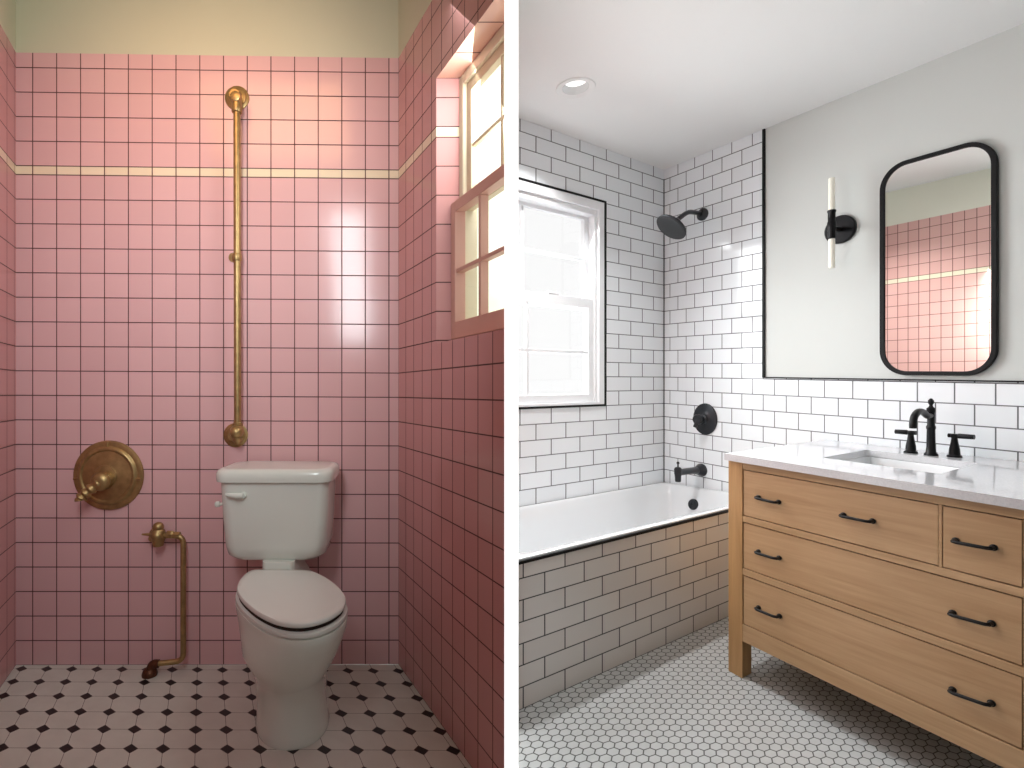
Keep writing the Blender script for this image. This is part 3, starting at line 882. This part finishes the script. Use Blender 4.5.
AXD = Vector((.35, -.937, 0)).normalized(); PXD = Vector((.937, .35, 0)).normalized()
BOWLSPEC = [(-.455, 1.757, .115, .153, 0.0), (-.455, 1.757, .118, .157, .012), (-.455, 1.755, .113, .149, .03), (-.456, 1.745, .110, .139, .10), (-.455, 1.728, .110, .139, .17),
            (-.449, 1.708, .113, .151, .205), (-.442, 1.69, .127, .168, .245), (-.436, 1.672, .149, .188, .30)]
def pr(cx, hw, y0, y1, r, z): return tr(cx - hw, cx + hw, y0, y1, r, z)
rear = [pr(-.483, .103, 1.77, 1.99, .04, .004), pr(-.484, .103, 1.77, 1.99, .04, .05), pr(-.492, .098, 1.77, 1.99, .045, .20), pr(-.515, .095, 1.78, 2.0, .045, .32), pr(-.525, .085, 1.80, 2.03, .04, .40), pr(-.538, .058, 1.868, 2.06, .02, .43), pr(-.540, .057, 1.872, 2.06, .02, .484)]
build('trapway', MB().loft(rear), M['ceramic'], toi, smooth=50)
LZ = .454
def on_h(px, py, z):
    Y = (HC - z) * F / (py - CY); return at(px, py, Y)
lidpx = [(251, 572.2), (266, 571.6), (281, 571.6), (297, 571.8), (310, 572.6), (323, 578), (335, 586), (343.5, 595), (346, 602), (342.5, 610), (331, 618.5), (314, 624.5), (296, 626.3), (276, 623), (258, 614.5), (245, 604), (238, 595), (237.2, 588), (241, 580)]
base = closed_spline([on_h(x, y, LZ) for x, y in lidpx], 4)
cen = sum(base, Vector()) / len(base)
def sc_(k, z): return [Vector((cen.x + (p.x - cen.x) * k, cen.y + (p.y - cen.y) * k, z)) for p in base]
def ring2(cx, cy, w, l, z, ex=2.1):                    # superellipse seen from its centre in the same directions as the seat outline
    out = []
    for p in base:
        d = Vector((p.x - cen.x, p.y - cen.y, 0)).normalized(); a, b = d.dot(AXD), d.dot(PXD)
        r = ((abs(a) / l) ** ex + (abs(b) / w) ** ex) ** (-1 / ex)
        q = Vector((cx, cy, 0)) + d * r
        out.append(Vector((q.x, q.y, flo(q.x, q.y).z * max(0, 1 - z / .1) + z)))
    return out
def blend(a, b, k, z): return [Vector((p.x * (1 - k) + q.x * k, p.y * (1 - k) + q.y * k, z)) for p, q in zip(a, b)]
lows = [ring2(*b) for b in BOWLSPEC]
mid_ = ring2(-.432, 1.662, .163, .204, .35)
bowl = lows + [blend(mid_, sc_(.96, .35), .55, .352), sc_(1.012, .389), sc_(1.028, .407), sc_(1.026, .416), sc_(.97, .418)]
build('bowl', MB().loft(bowl), M['ceramic'], toi, smooth=60)
build('seat_lid', MB().loft([sc_(.985, LZ - .007), sc_(1.0, LZ - .003), sc_(1.0, LZ + .004), sc_(.985, LZ + .008), sc_(.9, LZ + .010), sc_(.6, LZ + .011), sc_(.2, LZ + .0115)]), M['seatplastic'], toi, smooth=50)
so = build('seat_ring', MB().loft([sc_(.98, .418), sc_(1.018, .420), sc_(1.030, .425), sc_(1.025, .433), sc_(.97, .4355)]), M['seatplastic'], toi, smooth=50)
build('lid_gap_shade', MB().loft([sc_(.965, .435), sc_(.965, .4475)]), M['dark'], so)  # dark body standing in for the shade under the lid
bc = flo(-.565, 1.80)
build('bolt_cap', MB().lathe(bc, UP, [(.014, 0), (.014, .008), (.009, .017), (0, .02)], 18), M['ceramic'], toi, smooth=40)

# ---- brass riser pipe
top = back(237.3, 98.5); bot = back(236, 435)
pipe = thing('brass_riser_pipe', v(bot, bot.z), 'long vertical brass pipe clamped to the pink tile wall above the toilet', 'pipe')
PO = .048
def o_(p, d): return p + NB * d
def flange(c, r): return MB().lathe(c, NB, [(r, 0), (r, .005), (r * .82, .009), (r * .78, .013), (r * .5, .018), (r * .42, .03), (r * .42, .034), (0, .034)], 36)
build('wall_flange', flange(top, .048), M['brass'], pipe, smooth=35)
build('wall_flange', flange(bot, .048), M['brass'], pipe, smooth=35)
pt = back(236.9, 98.5, PO); pb = back(237.6, 430, PO)
build('riser', MB().tube([pt + UP * -.02, pb], .0135, 20), M['brass'], pipe, smooth=60)
build('elbow', MB().tube(bend([o_(top, .01), pt + UP * .008, pt - UP * .05], .03), .0175, 18).lathe(pt - UP * .055, UP, [(.0185, 0), (.020, .003), (.020, .018), (.0175, .02)], 22).lathe(pt + UP * .0 + NB * .004, NB, [(.02, 0), (.022, .004), (.019, .016), (.008, .02), (0, .02)], 20), M['brass'], pipe, smooth=50)
build('elbow', MB().tube(bend([o_(bot, .01), pb, pb + UP * .03], .02), .0165, 18).lathe(pb + UP * .01, UP, [(.018, 0), (.020, .003), (.020, .016), (.0165, .018)], 22).lathe(pb - UP * .002 + NB * .002, NB + UP * -.5, [(.024, -.01), (.027, .006), (.022, .024), (.014, .034), (0, .036)], 20).lathe(pb - UP * .03, -UP, [(.016, 0), (.018, .01), (.012, .022), (0, .024)], 18), M['brass'], pipe, smooth=50)
mid = back(236.8, 257.5, PO); mw = back(233.5, 257.5)
build('pipe_clamp', MB().tube([mw, mid], .008, 14).lathe(mid - UP * .014, UP, [(.0165, 0), (.0185, .003), (.0185, .025), (.0165, .028)], 22).lathe(mw, NB, [(.02, 0), (.018, .005), (0, .006)], 22), M['brass'], pipe, smooth=50)

# ---- round brass shower valve
vcn = back(109.5, 475)
bv = thing('brass_shower_valve', vcn, 'large round tarnished brass valve plate with a lever on the pink tiles', 'shower valve')
build('escutcheon', MB().lathe(vcn, NB, [(.134, 0), (.138, .004), (.136, .010), (.126, .013), (.118, .013), (.114, .018), (.108, .022), (.102, .022), (.097, .017), (.085, .019), (.060, .024), (.045, .027), (.043, .031), (.036, .033), (0, .034)], 64), M['brass'], bv, smooth=28)
for ang in (90, -6, 186):
    c_ = vcn + (UL * cos(R(ang)) + UP * sin(R(ang))) * .117 + NB * .014
    d_ = (UL * cos(R(ang)) + UP * sin(R(ang)))
    build('plate_clip', MB().tube([c_ - d_ * .016, c_ + d_ * .016], .0045, 10), M['brass'], bv, smooth=50)
hub = back(105.3, 480, .03)
tipp = back(81, 497.5, .085)
hb = MB().lathe(hub, NB, [(.034, 0), (.036, .006), (.030, .016), (.034, .024), (.037, .034), (.030, .046), (.016, .052), (0, .053)], 28)
ho = build('handle_hub', hb, M['brass'], bv, smooth=50)
h1 = hub + NB * .035
path = smooth_path([h1, h1 + (tipp - h1) * .35, h1 + (tipp - h1) * .62, h1 + (tipp - h1) * .85, tipp + UP * -.004, tipp + UP * -.012], 5)
rr_ = [.019 + .004 * sin(k * 1.15) for k in range(len(path))]
rr_[-5:] = [.020, .021, .021, .018, .011]
build('lever', MB().tube(path, rr_, 18), M['brass'], ho, smooth=60)

# ---- brass supply pipe with stop valve
sv = back(158, 535)
sup = thing('brass_supply_pipe', v(sv, 0), 'brass water supply line with stop valve running down the pink wall to the floor', 'pipe')
so_ = .05
build('wall_flange', MB().lathe(sv, NB, [(.034, 0), (.034, .004), (.022, .010), (.014, .014), (.013, so_)], 30), M['brass'], sup, smooth=40)
svc = back(158.3, 535, so_)
vb = MB().lathe(svc - UP * .045, UP, [(.010, 0), (.019, .004), (.022, .018), (.025, .03), (.027, .045), (.025, .06), (.019, .068), (.021, .076), (.017, .088), (.008, .094), (0, .095)], 26)
vb.lathe(svc - NB * .002, NB, [(.021, 0), (.024, .010), (.020, .022), (.012, .030), (0, .032)], 24)
vo = build('stop_valve', vb, M['brass'], sup, smooth=45)
lf = back(142, 534.3, so_)
build('valve_key', MB().tube([svc, svc + (lf - svc) * .5, lf], [.010, .007, .0035], 14), M['brass'], vo, smooth=60)
nut = back(167, 534.5, so_)
build('compression_nut', MB().lathe(nut, UL, [(.013, 0), (.016, .003), (.016, .020), (.012, .026), (.0115, .05)], 6), M['brass'], sup)
pth = bend([svc, back(183.3, 536, so_), back(183.3, 661, so_ + .01), back(155, 663.8, so_ + .03)], .032, 8)
build('pipe_run', MB().tube(pth, .0105, 18), M['brass'], sup, smooth=60)
endp = pth[-1]
fz = flo(endp.x, endp.y - .0).z
en = MB().tube(bend([endp + UL * .014, endp - UL * .012, v(endp - UL * .02, fz + .01)], .015, 6), .0155, 18)
en.lathe(v(endp - UL * .02, fz), UP, [(.027, 0), (.028, .008), (.024, .022), (.018, .028), (0, .028)], 26)
build('floor_elbow', en, M['brass_dark'], sup, smooth=45)

# ================================================================== light
def area(name, loc, to, sx, sy, power, col, spread=180):
    d = bpy.data.lights.new(name, 'AREA'); d.shape = 'RECTANGLE'; d.size = sx; d.size_y = sy; d.energy = power; d.color = col; d.spread = R(spread)
    o = bpy.data.objects.new(name, d); COL.objects.link(o); o.location = loc
    o.rotation_euler = (Vector(to) - Vector(loc)).to_track_quat('-Z', 'Y').to_euler()
    return o
# pink room: window, then two added fills: warm overhead, cool at the side
area('window_lamp_left', (.243, 1.64, 1.85), (-.8, 1.66, 1.45), .26, 1.0, 14, (.97, 1, .95))
area('top_fill_left', (-.85, 1.20, 2.60), (-.85, 2.12, 2.12), .8, .4, 1.9, (1, .55, .25), 90)  # added fill that warms the upper tiles
area('side_fill_left', (-.50, .55, 1.85), (-1.02, 2.1, 1.62), .24, .9, 7.0, (.88, .97, 1), 115)  # added fill, sized to put a vertical glint on the back tiles
# white room: big window, recessed downlight over the tub, weak fill from the ceiling behind the viewer
pw = offA(.52, 1.45, -.24)
area('window_lamp_right', pw, pw + NA + Vector((0, 0, -.45)), 1.0, 1.25, 42, (.95, .985, 1), 140)
area('downlight_lamp_right', (lc.x, lc.y, zc - .012), (lc.x, lc.y, 0), .09, .09, 10, (1, 1, 1), 115)
area('fill_lamp_right', (1.6, .0, 2.36), (1.7, .6, 0), 1.4, 1.0, .6, (1, 1, .97))
w = bpy.data.worlds.new('world'); scene.world = w; w.use_nodes = True
w.node_tree.nodes['Background'].inputs[0].default_value = (1, 1, 1, 1); w.node_tree.nodes['Background'].inputs[1].default_value = 1.0
# camera
cam = bpy.data.cameras.new('camera'); co = bpy.data.objects.new('camera', cam); COL.objects.link(co)
cam.sensor_width = 36; cam.sensor_fit = 'HORIZONTAL'; cam.lens = F / 1024 * 36
cam.shift_x = (512 - CX) / 1024; cam.shift_y = -(384 - CY) / 1024
cam.clip_start = .01
co.location = (0, 0, HC); co.rotation_euler = (pi / 2, 0, 0)
scene.camera = co
scene.view_settings.view_transform = 'Standard'; scene.view_settings.look = 'None'; scene.view_settings.exposure = 0
scene.cycles.use_denoising = True
scene.cycles.max_bounces = 10; scene.cycles.diffuse_bounces = 6; scene.cycles.glossy_bounces = 6; scene.cycles.transparent_max_bounces = 12
scene.cycles.sample_clamp_indirect = 6
for o in bpy.data.objects:
    if '_w' in o.keys(): del o['_w']
